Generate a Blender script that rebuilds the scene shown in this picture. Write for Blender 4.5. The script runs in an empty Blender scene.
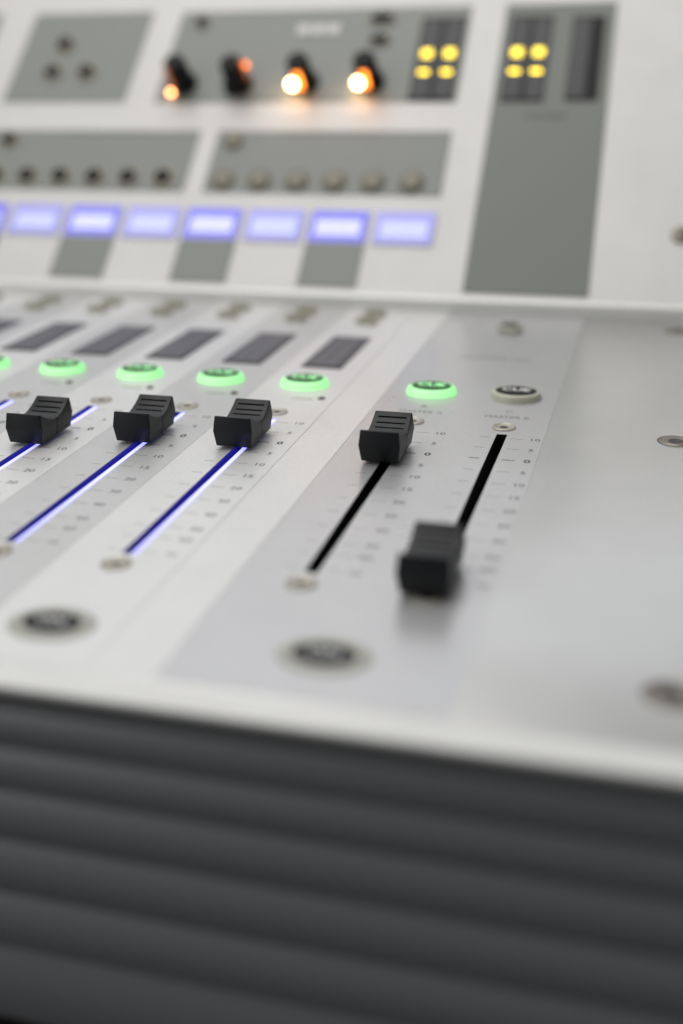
import bpy, bmesh, math, random
from mathutils import Matrix, Vector, Euler
from bpy_extras.object_utils import world_to_camera_view
random.seed(4)
SC = bpy.context.scene
MM = 0.001                                   # everything below is measured in millimetres

# ------------------------------------------------------------------ camera
cam_d = bpy.data.cameras.new('camera')
cam = bpy.data.objects.new('camera', cam_d)
SC.collection.objects.link(cam)
SC.camera = cam
cam.location = (48.161*MM, -345.892*MM, 125.202*MM)
cam.rotation_euler = (math.radians(72.6894), math.radians(1.0192), math.radians(15.6140))
cam_d.sensor_fit = 'VERTICAL'
cam_d.sensor_height = 36
cam_d.sensor_width = 24
cam_d.lens = 1199.608/1024*36
cam_d.shift_y = (407.989-512)/1024
cam_d.shift_x = (341.5-331.367)/1024
cam_d.clip_start = 0.01
cam_d.clip_end = 50
cam_d.dof.use_dof = True
cam_d.dof.focus_distance = 0.3805
cam_d.dof.aperture_fstop = 42.17/10.8
cam_d.dof.aperture_blades = 0
SC.render.resolution_x, SC.render.resolution_y = 683, 1024

# ------------------------------------------------------------------ world and lamps
W = bpy.data.worlds.new('World')
SC.world = W
W.use_nodes = True
nt = W.node_tree
bg = nt.nodes['Background']
tc = nt.nodes.new('ShaderNodeTexCoord')
sep = nt.nodes.new('ShaderNodeSeparateXYZ')
ramp = nt.nodes.new('ShaderNodeValToRGB')
mr = nt.nodes.new('ShaderNodeMapRange')
mr.inputs['From Min'].default_value = -1
mr.inputs['From Max'].default_value = 1
nt.links.new(tc.outputs['Generated'], sep.inputs[0])
nt.links.new(sep.outputs['Z'], mr.inputs['Value'])
nt.links.new(mr.outputs[0], ramp.inputs[0])
nt.links.new(ramp.outputs[0], bg.inputs['Color'])
ramp.color_ramp.elements[0].position = 0.25
ramp.color_ramp.elements[0].color = (0.05, 0.05, 0.05, 1)
e = ramp.color_ramp.elements.new(0.52); e.color = (0.30, 0.30, 0.31, 1)
ramp.color_ramp.elements[1].position = 1.0
ramp.color_ramp.elements[-1].color = (0.62, 0.62, 0.62, 1)
bg.inputs['Strength'].default_value = 0.62

def area(name, loc, target, size, power, col):
    d = bpy.data.lights.new(name, 'AREA')
    d.shape = 'RECTANGLE'; d.size, d.size_y = size
    d.energy = power; d.color = col
    o = bpy.data.objects.new(name, d); SC.collection.objects.link(o)
    o.location = loc
    o.rotation_euler = (Vector(target)-Vector(loc)).to_track_quat('-Z', 'Y').to_euler()
    return o
area('ceiling_light', (-0.45, 0.20, 1.7), (-0.05, 0, 0), (1.8, 1.3), 24, (1.0, 0.985, 0.96))
area('back_window_light', (-0.6, 2.3, 1.5), (-0.05, 0, 0), (3.6, 1.5), 17, (0.94, 0.96, 1.0))
area('side_window_light', (-1.7, -0.9, 1.1), (-0.1, -0.1, 0), (1.2, 1.2), 5, (0.98, 0.98, 1.0))
area('front_fill_light', (-0.85, -0.9, 0.35), (-0.3, 0.1, 0.04), (0.6, 0.6), 1.7, (1.0, 0.98, 0.95))  # added fill lamp that brightens the ribbed front

SC.view_settings.view_transform = 'Standard'
SC.view_settings.look = 'None'
SC.view_settings.exposure = 0.0
SC.view_settings.gamma = 1.0
SC.cycles.use_denoising = True
SC.cycles.max_bounces = 8
SC.cycles.sample_clamp_indirect = 6

# ------------------------------------------------------------------ materials
def mat(name, col, rough=0.5, metal=0.0, spec=0.5, grain=0.0, gscale=4000, stretch=None, emis=None, es=0.0, coat=0.0,
        vary=0.0, vscale=25, mottle=0.0):
    m = bpy.data.materials.new(name); m.use_nodes = True
    t = m.node_tree; b = t.nodes['Principled BSDF']
    b.inputs['Base Color'].default_value = (*col, 1)
    b.inputs['Roughness'].default_value = rough
    b.inputs['Metallic'].default_value = metal
    b.inputs['Specular IOR Level'].default_value = spec
    b.inputs['Coat Weight'].default_value = coat
    if emis:
        b.inputs['Emission Color'].default_value = (*emis, 1)
        b.inputs['Emission Strength'].default_value = es
    c = t.nodes.new('ShaderNodeTexCoord')
    mp = t.nodes.new('ShaderNodeMapping')
    t.links.new(c.outputs['Object'], mp.inputs[0])
    if stretch: mp.inputs['Scale'].default_value = stretch
    if grain:
        n = t.nodes.new('ShaderNodeTexNoise'); n.inputs['Scale'].default_value = gscale
        n.inputs['Detail'].default_value = 3
        t.links.new(mp.outputs[0], n.inputs['Vector'])
        bp = t.nodes.new('ShaderNodeBump'); bp.inputs['Strength'].default_value = grain
        bp.inputs['Distance'].default_value = 0.00005
        t.links.new(n.outputs['Fac'], bp.inputs['Height'])
        t.links.new(bp.outputs[0], b.inputs['Normal'])
        # the grain also flecks the colour a little
        mx = t.nodes.new('ShaderNodeMix'); mx.data_type = 'RGBA'; mx.blend_type = 'MULTIPLY'
        mx.inputs['Factor'].default_value = 1.0
        mx.inputs['A'].default_value = (*col, 1)
        r = t.nodes.new('ShaderNodeMapRange')
        r.inputs['To Min'].default_value = 1-grain*0.34; r.inputs['To Max'].default_value = 1+grain*0.34
        t.links.new(n.outputs['Fac'], r.inputs['Value'])
        t.links.new(r.outputs[0], mx.inputs['B'])
        out = mx.outputs['Result']
        if mottle:                       # faint handling smudges and sparse dust specks
            n3 = t.nodes.new('ShaderNodeTexNoise'); n3.inputs['Scale'].default_value = 38; n3.inputs['Detail'].default_value = 6
            n3.inputs['Roughness'].default_value = 0.65
            t.links.new(c.outputs['Object'], n3.inputs['Vector'])
            r3 = t.nodes.new('ShaderNodeMapRange'); r3.inputs['From Min'].default_value = 0.3; r3.inputs['From Max'].default_value = 0.7
            r3.inputs['To Min'].default_value = 1-mottle; r3.inputs['To Max'].default_value = 1+mottle
            t.links.new(n3.outputs['Fac'], r3.inputs['Value'])
            n4 = t.nodes.new('ShaderNodeTexVoronoi'); n4.inputs['Scale'].default_value = 170; n4.inputs['Randomness'].default_value = 1
            t.links.new(c.outputs['Object'], n4.inputs['Vector'])
            r4 = t.nodes.new('ShaderNodeMapRange'); r4.inputs['From Min'].default_value = 0.030; r4.inputs['From Max'].default_value = 0.055
            r4.inputs['To Min'].default_value = 0.80; r4.inputs['To Max'].default_value = 1.0
            t.links.new(n4.outputs['Distance'], r4.inputs['Value'])
            m4 = t.nodes.new('ShaderNodeMath'); m4.operation = 'MULTIPLY'
            t.links.new(r3.outputs[0], m4.inputs[0]); t.links.new(r4.outputs[0], m4.inputs[1])
            mx2 = t.nodes.new('ShaderNodeMix'); mx2.data_type = 'RGBA'; mx2.blend_type = 'MULTIPLY'; mx2.inputs['Factor'].default_value = 1
            t.links.new(out, mx2.inputs['A']); t.links.new(m4.outputs[0], mx2.inputs['B']); out = mx2.outputs['Result']
        t.links.new(out, b.inputs['Base Color'])
    if vary:
        n2 = t.nodes.new('ShaderNodeTexNoise'); n2.inputs['Scale'].default_value = vscale
        n2.inputs['Detail'].default_value = 5
        t.links.new(c.outputs['Object'], n2.inputs['Vector'])
        r2 = t.nodes.new('ShaderNodeMapRange')
        r2.inputs['To Min'].default_value = rough-vary; r2.inputs['To Max'].default_value = rough+vary
        t.links.new(n2.outputs['Fac'], r2.inputs['Value'])
        t.links.new(r2.outputs[0], b.inputs['Roughness'])
    return m

M = {}
M['silver'] = mat('anodised_silver', (0.56, 0.56, 0.55), 0.30, 0.58, grain=0.7, gscale=2200, vary=0.06, vscale=14, mottle=0.035)
M['strip_white'] = mat('strip_white', (0.70, 0.70, 0.69), 0.36, 0.25, grain=0.6, gscale=2200, vary=0.08, mottle=0.035)
M['strip_grey'] = mat('strip_grey', (0.55, 0.55, 0.545), 0.36, 0.25, grain=0.6, gscale=2200, vary=0.08, mottle=0.035)
M['module_grey'] = mat('module_grey', (0.54, 0.54, 0.545), 0.30, 0.42, grain=0.6, gscale=2200, vary=0.08, mottle=0.035)
M['upper_white'] = mat('upper_white', (0.68, 0.67, 0.65), 0.5, 0.1, grain=0.3, gscale=2500, vary=0.05, mottle=0.035)
M['lip'] = mat('lip_white', (0.82, 0.82, 0.80), 0.4, 0.2, grain=0.2)
M['trim'] = mat('trim_white', (0.70, 0.70, 0.68), 0.45, 0.15, grain=0.3, mottle=0.03)
M['print_grey'] = mat('print_grey', (0.25, 0.265, 0.245), 0.5, 0.0, grain=0.3)
M['print_dark'] = mat('print_dark', (0.17, 0.185, 0.165), 0.5, 0.0, grain=0.3)
M['cap'] = mat('cap_plastic', (0.0105, 0.012, 0.0135), 0.42, 0.0, spec=0.27, grain=0.55, gscale=2600, vary=0.05, vscale=300, mottle=0.12)
M['knob'] = mat('knob_plastic', (0.009, 0.009, 0.010), 0.65, spec=0.25)
M['black'] = mat('black_plastic', (0.018, 0.018, 0.019), 0.45)
M['void'] = mat('slot_dark', (0.006, 0.006, 0.007), 0.55)
M['ink'] = mat('ink', (0.035, 0.035, 0.04), 0.6)
M['ink_soft'] = mat('ink_soft', (0.16, 0.16, 0.16), 0.6)
M['olive'] = mat('frosted_lens', (0.50, 0.50, 0.40), 0.4, 0.0, coat=0.2)
M['olive_top'] = mat('olive_top', (0.25, 0.235, 0.165), 0.45)
M['olive_flat'] = mat('frosted_lens_flat', (0.37, 0.37, 0.32), 0.45, 0.0)
M['olive_dark'] = mat('frosted_lens_dark', (0.10, 0.095, 0.07), 0.45)
M['green'] = mat('lit_green_lens', (0.3, 0.45, 0.3), 0.4, emis=(0.20, 1.0, 0.235), es=0.95)
M['screw'] = mat('screw_steel', (0.40, 0.375, 0.32), 0.45, 0.6, grain=0.2)
M['olive_key'] = mat('olive_key', (0.44, 0.405, 0.29), 0.45)
M['olive_deep'] = mat('olive_deep', (0.135, 0.125, 0.08), 0.45)
M['screw_dark'] = mat('screw_dark', (0.20, 0.18, 0.15), 0.4, 0.5, grain=0.2)
M['lcd'] = mat('lcd_glass', (0.07, 0.07, 0.08), 0.45, 0.0, spec=0.3)
M['lcd_cell'] = mat('lcd_cell', (0.13, 0.13, 0.145), 0.45)
M['lcd_frame'] = mat('lcd_frame', (0.05, 0.05, 0.055), 0.4)
M['lit_strip'] = mat('lit_strip', (0.5, 0.5, 0.6), 0.4, emis=(0.27, 0.27, 1.0), es=2.2)
M['glow_wall'] = mat('slot_wall_blue_glow', (0.055, 0.055, 0.42), 0.35)  # blue glow of the light strip put into the wall colour
M['amber'] = mat('amber_light', (0.8, 0.4, 0.1), 0.4, emis=(1.0, 0.40, 0.14), es=15)
M['amber_faint'] = mat('amber_faint', (0.3, 0.1, 0.04), 0.4, emis=(1.0, 0.25, 0.05), es=0.35)
M['amber_glow'] = mat('amber_glow', (0.5, 0.2, 0.04), 0.4, emis=(1.0, 0.25, 0.03), es=4.5)
M['amber_hot'] = mat('amber_hot', (0.8, 0.4, 0.1), 0.4, emis=(1.0, 0.62, 0.30), es=24)
M['amber_dim'] = mat('amber_dim', (0.5, 0.15, 0.04), 0.4, emis=(1.0, 0.26, 0.05), es=3.0)
M['amber_small'] = mat('amber_small', (0.5, 0.15, 0.04), 0.4, emis=(1.0, 0.19, 0.02), es=4)
M['yellow'] = mat('yellow_led', (0.6, 0.55, 0.1), 0.4, emis=(1.0, 0.70, 0.025), es=2.9)
M['yellow_thin'] = mat('yellow_led_thin', (0.6, 0.55, 0.1), 0.4, emis=(1.0, 0.70, 0.025), es=5.6)
M['meter'] = mat('meter_window', (0.010, 0.010, 0.011), 0.5, spec=0.15)
M['meter_bar'] = mat('meter_bar', (0.055, 0.055, 0.06), 0.45, spec=0.3)
M['label_white'] = mat('label_white', (0.85, 0.85, 0.84), 0.35, 0.1)
M['button_green'] = mat('button_smoked_green', (0.02, 0.05, 0.02), 0.5, spec=0.2, emis=(0.15, 1.0, 0.2), es=0.05)
M['button_black'] = mat('button_black', (0.012, 0.012, 0.013), 0.6, spec=0.2)
M['letter_grey'] = mat('letter_grey', (0.55, 0.55, 0.54), 0.45)
M['fascia'] = mat('fascia_dark', (0.235, 0.243, 0.252), 0.42, 0.2, grain=0.3, gscale=1500)
M['groove'] = mat('groove_dark', (0.010, 0.010, 0.011), 0.7)

lm_ = M['lit_strip']; t = lm_.node_tree          # falloff put into the light guide's emission, weaker toward its near end
c = t.nodes.new('ShaderNodeTexCoord'); sp = t.nodes.new('ShaderNodeSeparateXYZ'); r = t.nodes.new('ShaderNodeMapRange')
r.inputs['From Min'].default_value = -0.095; r.inputs['From Max'].default_value = -0.005
r.inputs['To Min'].default_value = 0.95; r.inputs['To Max'].default_value = 2.3
t.links.new(c.outputs['Object'], sp.inputs[0]); t.links.new(sp.outputs['Y'], r.inputs['Value'])
t.links.new(r.outputs[0], t.nodes['Principled BSDF'].inputs['Emission Strength'])
gm = M['green']; t = gm.node_tree
c = t.nodes.new('ShaderNodeTexCoord'); sp = t.nodes.new('ShaderNodeSeparateXYZ'); r = t.nodes.new('ShaderNodeMapRange')
r.inputs['From Min'].default_value = 0.002; r.inputs['From Max'].default_value = -0.0085
mx = t.nodes.new('ShaderNodeMix'); mx.data_type = 'RGBA'
mx.inputs['A'].default_value = (0.17, 0.86, 0.20, 1); mx.inputs['B'].default_value = (0.46, 1.05, 0.44, 1)
t.links.new(c.outputs['Object'], sp.inputs[0]); t.links.new(sp.outputs['Y'], r.inputs['Value'])
t.links.new(r.outputs[0], mx.inputs['Factor']); t.links.new(mx.outputs['Result'], t.nodes['Principled BSDF'].inputs['Emission Color'])
M['screen_deep'] = mat('screen_deep_blue', (0.1, 0.1, 0.2), 0.3, emis=(0.10, 0.10, 0.80), es=0.9)
M['screen_deep_text'] = mat('screen_deep_text', (0.1, 0.1, 0.2), 0.3, emis=(0.78, 0.82, 1.0), es=0.95)
M['screen_pale'] = mat('screen_pale_blue', (0.1, 0.1, 0.2), 0.3, emis=(0.29, 0.29, 0.80), es=0.85)
M['screen_pale_text'] = mat('screen_pale_text', (0.1, 0.1, 0.2), 0.3, emis=(0.66, 0.71, 0.92), es=0.9)

# ------------------------------------------------------------------ mesh helpers (millimetres)
def link(o, parent=None, **props):
    SC.collection.objects.link(o)
    if parent is not None: o.parent = parent
    for k, v in props.items(): o[k] = v
    return o

def finish(name, bm, m, parent=None, smooth=35, loc=None):
    me = bpy.data.meshes.new(name)
    bmesh.ops.recalc_face_normals(bm, faces=bm.faces)
    bmesh.ops.scale(bm, vec=(MM, MM, MM), verts=bm.verts)
    bm.to_mesh(me); bm.free()
    if smooth:
        for p in me.polygons: p.use_smooth = True
        me.set_sharp_from_angle(angle=math.radians(smooth))
    for mm in (m if isinstance(m, (list, tuple)) else [m]): me.materials.append(mm)
    o = bpy.data.objects.new(name, me)
    link(o, parent)
    if loc: o.location = Vector(loc)*MM
    return o

def empty(name, loc=(0, 0, 0), parent=None, rot=None):
    o = bpy.data.objects.new(name, None)
    o.empty_display_size = 0.01
    link(o, parent)
    o.location = Vector(loc)*MM
    if rot: o.rotation_euler = rot
    return o

def box(bm, x0, x1, y0, y1, z0, z1, bevel=0, seg=2, mi=0, mtx=None):
    t = bmesh.new()
    bmesh.ops.create_cube(t, size=1)
    bmesh.ops.scale(t, vec=(x1-x0, y1-y0, z1-z0), verts=t.verts)
    bmesh.ops.translate(t, vec=((x0+x1)/2, (y0+y1)/2, (z0+z1)/2), verts=t.verts)
    if bevel: bmesh.ops.bevel(t, geom=t.edges[:]+t.verts[:], offset=bevel, segments=seg, affect='EDGES', profile=0.5)
    merge(bm, t, mi, mtx)

def merge(bm, t, mi=0, mtx=None):
    if mtx is not None: bmesh.ops.transform(t, matrix=mtx, verts=t.verts)
    for f in t.faces: f.material_index = mi
    me = bpy.data.meshes.new('tmp'); t.to_mesh(me); t.free()
    bm.from_mesh(me); bpy.data.meshes.remove(me)

def lathe(bm, prof, seg=48, sx=1.0, sy=1.0, mi=0, mtx=None, cap_top=True, cap_bot=True):
    t = bmesh.new(); rings = []
    for r, z in prof:
        rings.append([t.verts.new((r*sx*math.cos(2*math.pi*i/seg), r*sy*math.sin(2*math.pi*i/seg), z)) for i in range(seg)])
    for a, b in zip(rings, rings[1:]):
        for i in range(seg): t.faces.new((a[i], a[(i+1) % seg], b[(i+1) % seg], b[i]))
    if cap_bot: t.faces.new(rings[0][::-1])
    if cap_top: t.faces.new(rings[-1])
    merge(bm, t, mi, mtx)

_font_cache = {}
def text(bm, s, x, y, size, z=0.03, align='CENTER', wide=1.0, bold=0.0, mi=0, mtx=None):
    key = (s, align, bold)
    if key not in _font_cache:
        cu = bpy.data.curves.new('t', 'FONT'); cu.body = s; cu.size = 1; cu.align_x = align; cu.align_y = 'CENTER'
        cu.offset = bold; cu.resolution_u = 3
        o = bpy.data.objects.new('t', cu); SC.collection.objects.link(o)
        me = bpy.data.meshes.new_from_object(o.evaluated_get(bpy.context.evaluated_depsgraph_get()))
        bpy.data.objects.remove(o); bpy.data.curves.remove(cu)
        _font_cache[key] = me
    t = bmesh.new(); t.from_mesh(_font_cache[key])
    bmesh.ops.scale(t, vec=(size*wide, size, 1), verts=t.verts)
    bmesh.ops.translate(t, vec=(x, y, z), verts=t.verts)
    merge(bm, t, mi, mtx)

def boolean_cut(o, cutters, m=None):
    """cut boxes out of a mesh object; cutters is a bmesh in mm"""
    me = bpy.data.meshes.new('cut'); bmesh.ops.scale(cutters, vec=(MM,)*3, verts=cutters.verts)
    bmesh.ops.recalc_face_normals(cutters, faces=cutters.faces)
    cutters.to_mesh(me); cutters.free()
    c = bpy.data.objects.new('cut', me); SC.collection.objects.link(c)
    if o.parent: c.matrix_world = o.matrix_world
    md = o.modifiers.new('b', 'BOOLEAN'); md.operation = 'DIFFERENCE'; md.solver = 'EXACT'; md.object = c
    me.materials.append(m or o.data.materials[-1]); md.material_mode = 'TRANSFER'
    bpy.context.view_layer.update()
    new = bpy.data.meshes.new_from_object(o.evaluated_get(bpy.context.evaluated_depsgraph_get()))
    o.modifiers.clear(); old = o.data; nm = old.name; o.data = new; bpy.data.meshes.remove(old); new.name = nm
    bpy.data.objects.remove(c); bpy.data.meshes.remove(me)

def copy_part(src, parent, loc):
    c = src.copy(); SC.collection.objects.link(c); c.parent = parent; c.location = Vector(loc)*MM
    for ch in src.children:
        d = ch.copy(); SC.collection.objects.link(d); d.parent = c
    return c

bpy.context.view_layer.update()
def in_view(p, margin=12):
    v = world_to_camera_view(SC, cam, Vector(p)*MM)
    return -margin < v.x*683 < 683+margin and -margin < (1-v.y)*1024 < 1024+margin

# ------------------------------------------------------------------ layout
PITCH = 33.4
CH = [-78.9-PITCH*k for k in range(7)]       # channel centres, nearest first
XD, XE = -30.7, 0.0                          # the two faders of the grey module
YF, YB = -157.0, 199.6                       # front edge and back fold of the control surface
T = math.radians(44.02); ZL = 6.17           # slope and lip height of the upper section
FADER_CH = CH[:4]
SLOT = (-90.7, 24.3)

console = empty('mixing_console', (0, 0, 0))
console['label'] = 'silver broadcast mixing console with black sliding faders, glowing green buttons and a sloped upper section'
console['category'] = 'mixing console'

# ---- control surface (lower plate)
bm = bmesh.new()
box(bm, -420, 112, YF+5, YB+40, -7.0, 0.0, bevel=0.3, seg=2)
surf = finish('control_surface', bm, M['silver'], console)
cut = bmesh.new()
for x in (XD, XE): box(cut, x-1.7, x+1.7, SLOT[0], SLOT[1], -20, 5)
boolean_cut(surf, cut, M['void'])
cut = bmesh.new()
for x in FADER_CH: box(cut, x-2.1, x+2.1, SLOT[0], SLOT[1], -20, 5)
boolean_cut(surf, cut, M['glow_wall'])

b = bmesh.new(); box(b, -420.5, 112.5, YF+0.2, YF+9, -1.6, 0.30, bevel=0.75, seg=5)
finish('front_trim', b, M['trim'], console)

# ---- printed strips on the plate
def strip(name, x0, x1, y0, y1, m, slots, z=0.12):
    b = bmesh.new(); box(b, x0, x1, y0, y1, -0.02, z)
    o = finish(name, b, m, console, smooth=0)
    inside = [x for x in slots if x0 < x < x1]
    if inside:
        c = bmesh.new()
        for x in inside: box(c, x-(1.7 if x > -40 else 2.1), x+(1.7 if x > -40 else 2.1), SLOT[0], SLOT[1], -5, 5)
        boolean_cut(o, c, M['void'])
    return o
Y0S, Y1S = -147.0, 197.5
for k, x in enumerate(CH):
    x0, x1 = x-PITCH/2, x+PITCH/2
    if k == 0: x1 -= 1.3
    s = strip('channel_strip', x0+0.06, x1-0.06, Y0S, Y1S, M['strip_grey'] if k % 2 else M['strip_white'], FADER_CH)
    s['label'] = 'light grey channel strip' if k % 2 else 'white channel strip'
s = strip('blank_strip', -63.3, -48.0, Y0S, Y1S, M['strip_white'], [])
s = strip('master_strip', -47.6, 13.6, Y0S, Y1S, M['module_grey'], [XD, XE])
s['label'] = 'wide grey strip carrying two faders'

# ---- faders
def cap_mesh():
    L = [(1.2, 5.75, 10.0), (6.3, 6.45, 10.75), (11.1, 5.95, 10.2)]
    N = 30
    t = bmesh.new(); rows = []
    def ztop(u):
        a = abs(u)
        if a > 0.93: return 11.1
        return 7.3 + 3.75*(a/0.93)**1.75
    for i in range(N+1):
        u = -1+2*i/N
        zt = ztop(u)
        zm = 6.3 if zt > 7.0 else zt-0.6
        ring = []
        for sgn in (-1, 1):
            col = []
            for (z, w, l) in L:
                zz = zt if z == 11.1 else z
                ww = w if z != 11.1 else 6.45+(5.95-6.45)*(zt-6.3)/4.8
                ll = l if z != 11.1 else 10.75+(10.2-10.75)*(zt-6.3)/4.8
                col.append(t.verts.new((sgn*ww, u*ll, zz)))
            ring.append(col)
        rows.append(ring)
    for a, b in zip(rows, rows[1:]):
        for sd in (0, 1):
            for j in (0, 1): t.faces.new((a[sd][j], a[sd][j+1], b[sd][j+1], b[sd][j]))
        t.faces.new((a[0][2], a[1][2], b[1][2], b[0][2]))
        t.faces.new((a[0][0], a[1][0], b[1][0], b[0][0]))
    for r in (rows[0], rows[-1]):
        for j in (0, 1): t.faces.new((r[0][j], r[1][j], r[1][j+1], r[0][j+1]))
    bmesh.ops.recalc_face_normals(t, faces=t.faces)
    sharp = [ed for ed in t.edges if ed.is_manifold and ed.calc_face_angle(0) > math.radians(14)]
    bmesh.ops.bevel(t, geom=sharp, offset=0.42, segments=3, affect='EDGES', profile=0.5, clamp_overlap=True)
    return t
def new_cap():
    o = finish('fader_cap', cap_mesh(), [M['cap'], M['groove']], None, smooth=28)
    c = bmesh.new()
    for sgn in (-1, 1):
        for yy in (3.3, 5.6, 7.9):
            a = yy/9.9
            z = 7.3+3.75*a**1.75
            sl = math.atan(3.75*1.75*a**0.75/9.9)*sgn
            mt = Matrix.Translation((0, sgn*yy, z)) @ Matrix.Rotation(sl, 4, 'X')
            box(c, -4.6, 4.6, -0.34, 0.34, -0.55, 1.6, mtx=mt)
    for sgn in (-1, 1):                       # the fine notch half way along each flank
        box(c, *sorted((sgn*5.45, sgn*7.2)), -0.24, 0.24, -2, 12)
    boolean_cut(o, c, M['groove'])
    return o
cap0 = new_cap()

def screw_mesh(r=3.6, hexr=1.35, raised=0.35):
    b = bmesh.new()
    lathe(b, [(r, -0.1), (r, raised), (r-0.6, raised+0.22), (r-0.9, raised), (hexr+0.5, raised-0.05), (hexr+0.1, 0.16)], 40, mi=0, cap_top=False)
    lathe(b, [(hexr+0.35, 0.2), (hexr, 0.08), (0.01, 0.07)], 12, mi=1, cap_bot=False)
    return b
def well_screw(name, parent, loc, r=3.6, hexr=1.3, raised=0.35):
    return finish(name, screw_mesh(r, hexr, raised), [M['screw'], M['black']], parent, loc=loc)

MARKS = [(20.6, '10'), (10.3, '5'), (0, '0'), (-10.3, '5'), (-20.6, '10'), (-30.9, '15'), (-41.2, '20'), (-51.5, '30'),
         (-61.8, '40'), (-72.1, '50'), (-79.4, '60'), (-88.6, '\u221e')]
def scale_mesh():
    b = bmesh.new()
    for y, s in MARKS:
        zero = s == '0'
        h = 0.26 if zero else 0.13
        mi = 0 if zero or s in ('10', '5', '15') else 1
        for x0, x1 in ((-6.9, -3.7), (3.1, 7.2)):
            box(b, x0, x1, y-h, y+h, 0.10, 0.135, mi=0 if zero else 1)
        text(b, s, 10.9, y, 3.7 if zero else 3.3, z=0.14, wide=1.12, bold=0.03 if zero else 0.0, mi=0)
    return b

def fader(x, cap_y, lit, label=None):
    f = empty('fader', (x, 0, 0), console)
    if label: f['label'] = label
    # channel under the slot
    b = bmesh.new()
    y0, y1 = SLOT
    box(b, -2.6, -2.12, y0, y1, -9.6, -0.25, mi=1)
    box(b, 2.12, 2.6, y0, y1, -9.6, -0.25, mi=0)
    box(b, -2.6, 2.6, y0-0.5, y1+0.5, -10.4, -9.6, mi=0)
    box(b, -1.0, 0.2, y0+0.3, y1-0.3, -9.6, -1.7 if lit else -6.5, mi=0)
    finish('slot_channel', b, [M['void'], M['glow_wall'] if lit else M['void']], f, smooth=0)
    if lit:
        b = bmesh.new(); box(b, 0.45, 2.08, y0+0.1, y1-0.1, -1.4, 0.06, bevel=0.12, seg=2)
        finish('light_strip', b, M['lit_strip'], f)
    b = scale_mesh(); finish('fader_scale', b, [M['ink'], M['ink_soft']], f, smooth=0)
    for y in (31.4, -97.2): well_screw('fader_screw', f, (-0.4, y, 0.12), r=3.9, hexr=1.2, raised=0.30)
    c = cap0.copy(); SC.collection.objects.link(c); c.parent = f; c.location = (-1.3*MM, cap_y*MM, 0)
    b = bmesh.new(); box(b, -0.5, 0.5, -4, 4, -6, 1.6, bevel=0.1)
    st = finish('cap_stem', b, M['black'], f); st.location = (0, cap_y*MM, 0)
    return f
for k, x in enumerate(FADER_CH):
    fader(x, (0.2, -2.2, -11.2, -32.0)[k], True, 'fader in a blue lit slot')
fader(XD, -3.2, False, 'fader in a dark slot, cap near zero')
fader(XE, -88.5, False, 'fader in a dark slot, cap pulled to the bottom')
bpy.data.objects.remove(cap0)

# ---- big oval keys (lit green, or unlit frosted)
def big_key(x, y, lit, word, label, flat=1.0):
    k = empty('round_button', (x, y, 0.1), console); k['label'] = label
    wd = 1.0 if flat == 1 else 1.13
    b = bmesh.new()
    hz = flat
    lathe(b, [(9.25, -0.1), (9.25, 0.3*hz), (9.1, 0.5*hz), (8.9, 1.5*hz), (8.55, 2.1*hz), (8.0, 2.45*hz), (7.3, 2.55*hz), (6.9, 2.5*hz)], 64, sx=wd, sy=0.84 if flat == 1 else 0.86, cap_top=True)
    finish('lens_ring', b, M['green'] if lit else M['olive' if flat == 1 else 'olive_flat'], k)
    b = bmesh.new()
    t = bmesh.new(); R = 7.4; q = 2.5*hz
    lathe(t, [(R-0.25, q-0.2), (R-0.1, q+0.2), (R-0.5, q+0.32), (R-3, q+0.45), (0.01, q+0.5)], 64, sx=wd*(1 if flat == 1 else 0.84), sy=0.76 if flat == 1 else 0.62, mi=0, cap_bot=False, cap_top=False)
    merge(b, t)
    finish('button_top', b, M['button_green' if lit else 'button_black'], k)
    b = bmesh.new(); text(b, word, 0, 0, 5.0 if flat == 1 else 4.4, z=q+0.56, wide=1.05, bold=0.03)
    finish('lettering', b, M['letter_green'] if lit else M['label_white' if flat == 1 else 'letter_grey'], k, smooth=0)
    return k
M['letter_green'] = mat('lit_letters', (0.4, 0.6, 0.4), 0.4, emis=(0.25, 1.0, 0.32), es=0.85)
for x in CH[:5]+[XD]:
    big_key(x-0.8, 66.2, True, 'CUE', 'round button glowing green')
big_key(XE-0.9, 66.2, False, 'CUE', 'unlit round button with a black top')
big_key(CH[0]-0.6, -130.0, False, 'ON', 'unlit round button in the white strip', 0.2)
big_key(-16.2, -129.5, False, 'ON', 'unlit round button in the wide grey strip', 0.2)

# small printed names and indicator dots below the round buttons
for k, x in enumerate(FADER_CH):
    b = bmesh.new(); lathe(b, [(1.3, -0.02), (1.25, 0.35), (0.8, 0.5)], 20)
    finish('indicator_dot', b, M['ink'], console, loc=(x+10.4, 50.2, 0.12))
    b = bmesh.new(); text(b, 'FADER', x+3.6, 48.6, 2.6, z=0.15)
    finish('printed_name', b, M['ink_soft'], console, smooth=0)
for x, a, c in ((XD, 'B', 'MASTER A'), (XE-1, 'C', 'MASTER B')):
    b = bmesh.new(); text(b, a, x, 49.0, 3.6, z=0.15); text(b, c, x, 42.5, 3.4, z=0.15)
    finish('printed_name', b, M['ink_soft'], console, smooth=0)
b = bmesh.new(); text(b, 'MONITOR MIX', -16, 118, 4.2, z=0.15)
finish('printed_name', b, M['ink_soft'], console, smooth=0)

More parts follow.
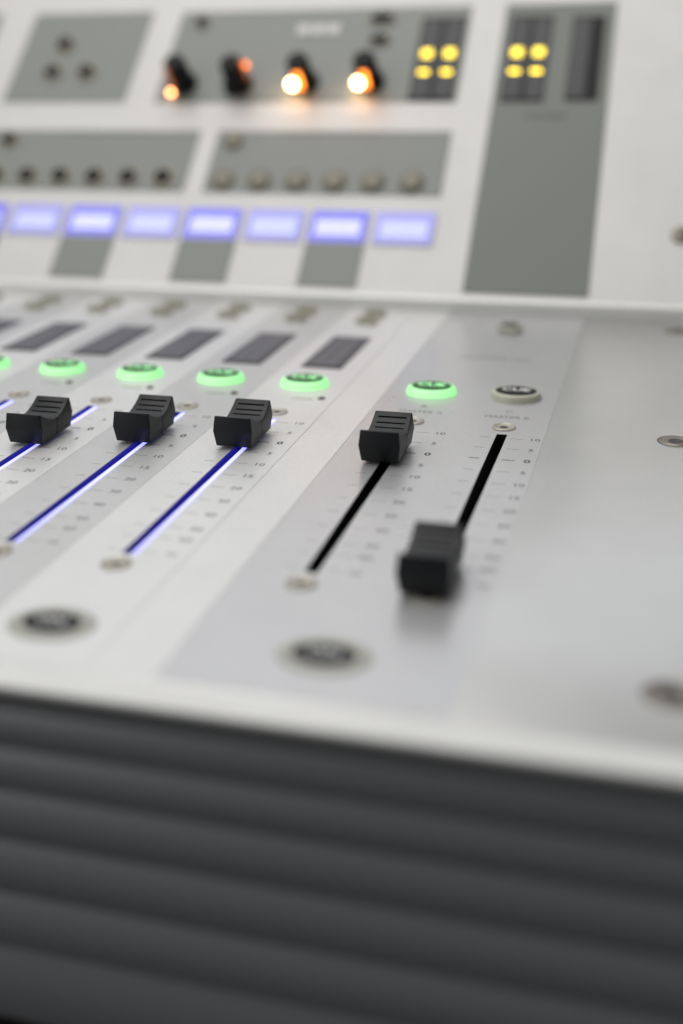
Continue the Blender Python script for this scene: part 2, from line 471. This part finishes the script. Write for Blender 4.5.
# ---- channel LCDs and the small keys beyond them
def small_key(name, parent, loc, w, d, h, top):
    k = empty(name, loc, parent)
    b = bmesh.new(); box(b, -w/2, w/2, -d/2, d/2, -0.1, h, bevel=min(w, d)*0.22, seg=4)
    finish('key_body', b, M['olive'], k)
    b = bmesh.new(); box(b, -w*0.33, w*0.33, -d*0.30, d*0.30, h-0.3, h+0.45, bevel=0.35, seg=2)
    finish('key_top', b, M[top], k)
    return k
for k, x in enumerate(CH):
    if in_view((x+8, 115, 0)):
        d = empty('channel_display', (x-1.4, 115, 0.12), console)
        b = bmesh.new(); box(b, -8.2, 8.2, -25, 25, -0.1, 0.5, bevel=0.25)
        finish('display_frame', b, M['lcd_frame'], d)
        b = bmesh.new(); box(b, -7.2, 7.2, -23.6, 23.6, 0.4, 0.62)
        for r in range(2):
            for c in range(9): box(b, -5.2+r*5.6, -0.6+r*5.6, -21+c*4.8, -17.8+c*4.8, 0.6, 0.66, mi=1)
        finish('display_glass', b, [M['lcd'], M['lcd_cell']], d, smooth=0)
    for yy in (168.5, 184.0):
        if in_view((x-2, yy, 0)):
            small_key('small_key', console, (x-2.2, yy, 0.12), 9.5, 9.0, 1.6, 'olive_top')
small_key('small_key', console, (-16.3, 166.5, 0.12), 10.0, 13.0, 2.4, 'black')
# screws of the right-hand cover
for y in (29.6, -128.0, 180.0):
    b = bmesh.new()
    lathe(b, [(5.4, 0.02), (5.0, 0.10), (4.4, 0.50), (3.4, 0.30), (2.3, 0.10)], 48, cap_top=False)
    lathe(b, [(2.35, 0.16), (2.0, 0.06), (0.01, 0.05)], 6, mi=1, cap_bot=False)
    lathe(b, [(5.8, 0.02), (5.4, 0.03)], 48, mi=1, cap_top=False, cap_bot=False)  # flat black ring, a painted shadow round the screw head
    finish('cover_screw', b, [M['screw_dark'], M['black']], console, loc=(54.3, y, 0.0))

# ------------------------------------------------------------------ upper section (sloped)
MUP = Matrix.Translation((0, YB, ZL)) @ Matrix.Rotation(T, 4, 'X')
def up_empty(name, x, s, h=0.0, parent=console):
    o = empty(name, (0, 0, 0), parent)
    p = MUP @ Vector((x, s, h))
    o.location = p*MM; o.rotation_euler = (T, 0, 0)
    return o
def up_finish(name, b, m, x, s, h=0.0, smooth=35):
    o = finish(name, b, m, console, smooth=smooth)
    o.location = (MUP @ Vector((x, s, h)))*MM; o.rotation_euler = (T, 0, 0)
    return o
b = bmesh.new()
# side profile of the sloped housing, extruded across
prof = [(YB, 0.05), (YB, ZL-0.6), (YB+0.5, ZL)]
top = MUP @ Vector((0, 222, 0))
prof += [(YB+222*math.cos(T), ZL+222*math.sin(T)), (YB+222*math.cos(T)+25, ZL+222*math.sin(T)), (YB+222*math.cos(T)+25, -7), (YB+41, -7), (YB+41, 0.05)]
va = [b.verts.new((-430, y, z)) for y, z in prof]; vb = [b.verts.new((116, y, z)) for y, z in prof]
b.faces.new(va); b.faces.new(vb[::-1])
for i in range(len(prof)):
    j = (i+1) % len(prof); b.faces.new((va[i], va[j], vb[j], vb[i]))
finish('upper_housing', b, M['upper_white'], console, smooth=0)
# rounded lip rail along the fold
b = bmesh.new(); box(b, -430.5, 116.5, YB-1.2, YB+5.0, -6.0, ZL+0.6, bevel=2.8, seg=6)
finish('lip_rail', b, M['lip'], console)

def print_panel(x0, x1, s0, s1, m, label):
    b = bmesh.new(); box(b, x0, x1, s0, s1, -0.1, 0.25)
    o = up_finish('printed_panel', b, m, 0, 0, 0, smooth=0); o['label'] = label
    return o
print_panel(-425, -348.5, 122.2, 192.5, M['print_grey'], 'grey panel at the far left')
print_panel(-326, -249.7, 122.2, 192.0, M['print_grey'], 'grey panel with three keys')
print_panel(-231.3, -62.3, 121.5, 190.6, M['print_grey'], 'grey panel with four lit knobs')
print_panel(-340, -198.5, 60.1, 101.5, M['print_grey'], 'grey panel with dark topped keys')
print_panel(-188.0, -61.8, 60.1, 101.5, M['print_grey'], 'grey panel with olive keys')
print_panel(-43.7, 14.3, 3.8, 190.6, M['print_dark'], 'tall darker grey panel')
SX = [-277.3+PITCH*i for i in range(-1, 7)]
for i, x in enumerate(SX):
    if i % 2 == 0 and x-15 > -345:
        o = print_panel(x-15.0, x+15.0, 4.0, 29.9, M['print_grey'], 'grey block below a display')
for i, x in enumerate(SX):
    d = up_empty('name_display', x, 39.7, 0.1)
    b = bmesh.new(); box(b, -15.4, 15.4, -10.2, 10.2, -0.2, 0.35, bevel=0.2)
    finish('display_frame', b, M['upper_white'], d)
    b = bmesh.new(); box(b, -14.6, 14.6, -9.5, 9.5, 0.3, 0.55)
    # two rows of character cells glow paler than the blue field
    for r, (c0, hh, n) in enumerate(((1.4, 2.4, 8), (-3.6, 2.0, 8))):
        for q in range(n): box(b, -11.3+q*2.85, -8.75+q*2.85, c0-hh, c0+hh, 0.5, 0.6, mi=1)
    finish('display_screen', b, [M['screen_deep'], M['screen_deep_text']] if i % 2 == 0 else [M['screen_pale'], M['screen_pale_text']], d, smooth=0)

def up_key(x, s, r, dark, name='panel_key', sx=1.0):
    k = up_empty(name, x, s, 0.25)
    b = bmesh.new(); lathe(b, [(r, -0.1), (r, 0.9), (r-0.4, 1.35), (r-0.9, 1.45)], 32, sx=sx)
    finish('key_body', b, M['olive_key'] if dark else M['olive_deep'], k)
    b = bmesh.new(); tr = 0.80 if dark else 0.6
    lathe(b, [(r*tr, 1.2), (r*tr-0.1, 1.75), (r*tr-0.7, 1.9)], 32, sx=sx)
    finish('key_top', b, M['knob'] if dark else M['olive_top'], k)
    if dark: k['label'] = 'small key with a black top'
    return k
for i in range(6): up_key(-312+20.0*i, 68.6, 6.2, True)
for i in range(6): up_key(-178+20.1*i, 67.8, 6.3, False)
up_key(-311.3, 94.0, 5.4, True); up_key(-178, 93.8, 5.4, False)
for x, s in ((-299.3, 166.3), (-300.5, 144.3), (-279.0, 144.3)): up_key(x, s, 6.3, True)
up_key(-217.4, 181.5, 4.8, True)
up_key(-111.5, 181.5, 4.9, True, sx=1.7); up_key(-110.5, 165.5, 4.6, True, sx=1.5)
# pale badge
b = bmesh.new()
for q in (-8.6, 0, 8.6): box(b, q-3.7, q+3.7, -3.6, 3.6, -0.05, 0.6, bevel=0.5, seg=3)
up_finish('badge', b, M['upper_white'], -146.5, 174.2, 0.25)
b = bmesh.new(); text(b, 'MASTERS', 0, 0, 5.2, z=0.03)
up_finish('printed_name', b, M['ink'], -15.6, 111.3, 0.26, smooth=0)
b = bmesh.new(); box(b, -26, 26, -0.35, 0.35, 0, 0.05)
up_finish('printed_line', b, M['ink_soft'], -125, 98.5, 0.26, smooth=0)
b = bmesh.new(); box(b, -26, 26, -0.35, 0.35, 0, 0.05)
up_finish('printed_line', b, M['ink_soft'], -250, 98.5, 0.26, smooth=0)
b = bmesh.new()
lathe(b, [(5.2, 0.0), (4.9, 0.3), (4.0, 0.6), (1.7, 0.6), (1.6, 0.3)], 40, cap_top=False)
lathe(b, [(1.6, 0.3), (1.6, 0.05), (0.01, 0.05)], 6, mi=1, cap_bot=False)
up_finish('cover_screw', b, [M['screw_dark'], M['black']], 54.0, 40.0, 0.0)

# knobs with a lit pointer
def knob(x, s, ang, light, power):
    k = up_empty('rotary_knob', x, s, 0.25)
    b = bmesh.new()
    t = bmesh.new(); seg = 60
    prof = [(8.4, -0.1, 0), (8.4, 1.8, 0), (7.6, 2.8, 0), (6.6, 3.6, 1), (6.0, 17.0, 1), (5.4, 18.0, 0), (0.01, 18.1, 0)]
    rings = []
    for r, z, fl in prof:
        rings.append([t.verts.new(((r-(0.28 if fl and i % 4 < 2 else 0))*math.cos(2*math.pi*i/seg),
                                   (r-(0.28 if fl and i % 4 < 2 else 0))*math.sin(2*math.pi*i/seg), z)) for i in range(seg)])
    for a, c in zip(rings, rings[1:]):
        for i in range(seg): t.faces.new((a[i], a[(i+1) % seg], c[(i+1) % seg], c[i]))
    merge(b, t)
    finish('knob_body', b, M['knob'], k)
    a = math.radians(ang)
    R = Matrix.Rotation(a, 4, 'Z')
    R2 = Matrix.Rotation(math.radians(-88), 4, 'Z') if power > 1 else R
    pw = 1.7 if power > 1 else 0.8
    b = bmesh.new(); box(b, 5.4, 7.1, -pw, pw, 3.2, 18.3 if power < 2 else 14.5, bevel=0.2, mtx=R2)
    finish('pointer', b, M['amber_glow'] if power > 1 else M['amber_faint'], k)
    x0, z0, rad, mt = light
    b = bmesh.new()
    bmesh.ops.create_icosphere(b, subdivisions=3, radius=rad, matrix=R @ Matrix.Translation((x0, 0, z0)))
    finish('pointer_light', b, mt, k)
    return k
knob(-217.2, 134.5, -122, (8.8, 2.0, 1.3, M['amber']), 1)
knob(-184.5, 134, 0, (8.4, 15.0, 1.4, M['amber_small']), 1)
knob(-147.0, 134.5, -122, (7.4, 6.5, 2.7, M['amber_hot']), 2)
knob(-110.8, 135, -122, (7.4, 6.5, 2.7, M['amber_hot']), 2)

# level meters
def meter(x, s0, s1, w, lit):
    d = up_empty('level_meter', x, (s0+s1)/2, 0.25)
    hs = (s1-s0)/2
    b = bmesh.new(); box(b, -w/2, w/2, -hs, hs, -0.1, 0.4)
    finish('meter_window', b, M['meter'], d, smooth=0)
    bars = ((-w*0.255, w*0.205), (w*0.255, w*0.205)) if lit else ((-w*0.2, w*0.27),)
    for cx, hw in bars:
        b = bmesh.new(); box(b, cx-hw, cx+hw, -hs+2, hs-2, 0.35, 0.6)
        finish('meter_bar', b, M['meter_bar'], d, smooth=0)
    if lit:
        for cx, hw in bars:
            for ss, hh, ww in ((154.8, 2.7, 2.6), (141.4, 0.9, 2.5)):
                b = bmesh.new(); box(b, cx-ww, cx+ww, ss-(s0+s1)/2-hh, ss-(s0+s1)/2+hh, 0.55, 1.0, bevel=0.2)
                finish('meter_light', b, M['yellow'] if hh > 1 else M['yellow_thin'], d)
meter(-76.3, 122.1, 181.8, 24.0, True)
meter(-28.9, 121.3, 181.2, 22.0, True)
meter(0.8, 121.8, 180.2, 16.5, False)

# ------------------------------------------------------------------ ribbed front
b = bmesh.new()
ridges = [-4.2, -13.2, -23.2, -35.0, -48.5, -63.0]
pts = []
edges = [-7.5]
z = -7.2
cuts = [-8.6, -18.2, -29.0, -41.8, -55.8, -70.5, -91.0]
y_face = -153.0
pro = [(y_face+6, -2.5), (y_face, -3.0), (y_face, -7.0)]
for a, c in zip(cuts, cuts[1:]):
    n = 10
    for i in range(n+1):
        u = i/n
        pro.append((y_face-1.8*math.sin(math.pi*u)**0.8+1.2, a+(c-a)*u))
pro += [(y_face+6, -91.0), (y_face+6, -91.2)]
va = [b.verts.new((-425, y, zz)) for y, zz in pro]; vb = [b.verts.new((114, y, zz)) for y, zz in pro]
for i in range(len(pro)-1): b.faces.new((va[i], va[i+1], vb[i+1], vb[i]))
finish('ribbed_front', b, M['fascia'], console, smooth=50)
b = bmesh.new(); box(b, -420, 110, y_face+8, YB+180, -120, -91.5)
finish('dark_recess', b, M['knob'], console, smooth=0)  # added black block, puts the dark recess below the ribs into colour
b = bmesh.new(); box(b, -421, 111, y_face+7, YB+190, -91.3, -10.6)
finish('chassis', b, M['black'], console, smooth=0)
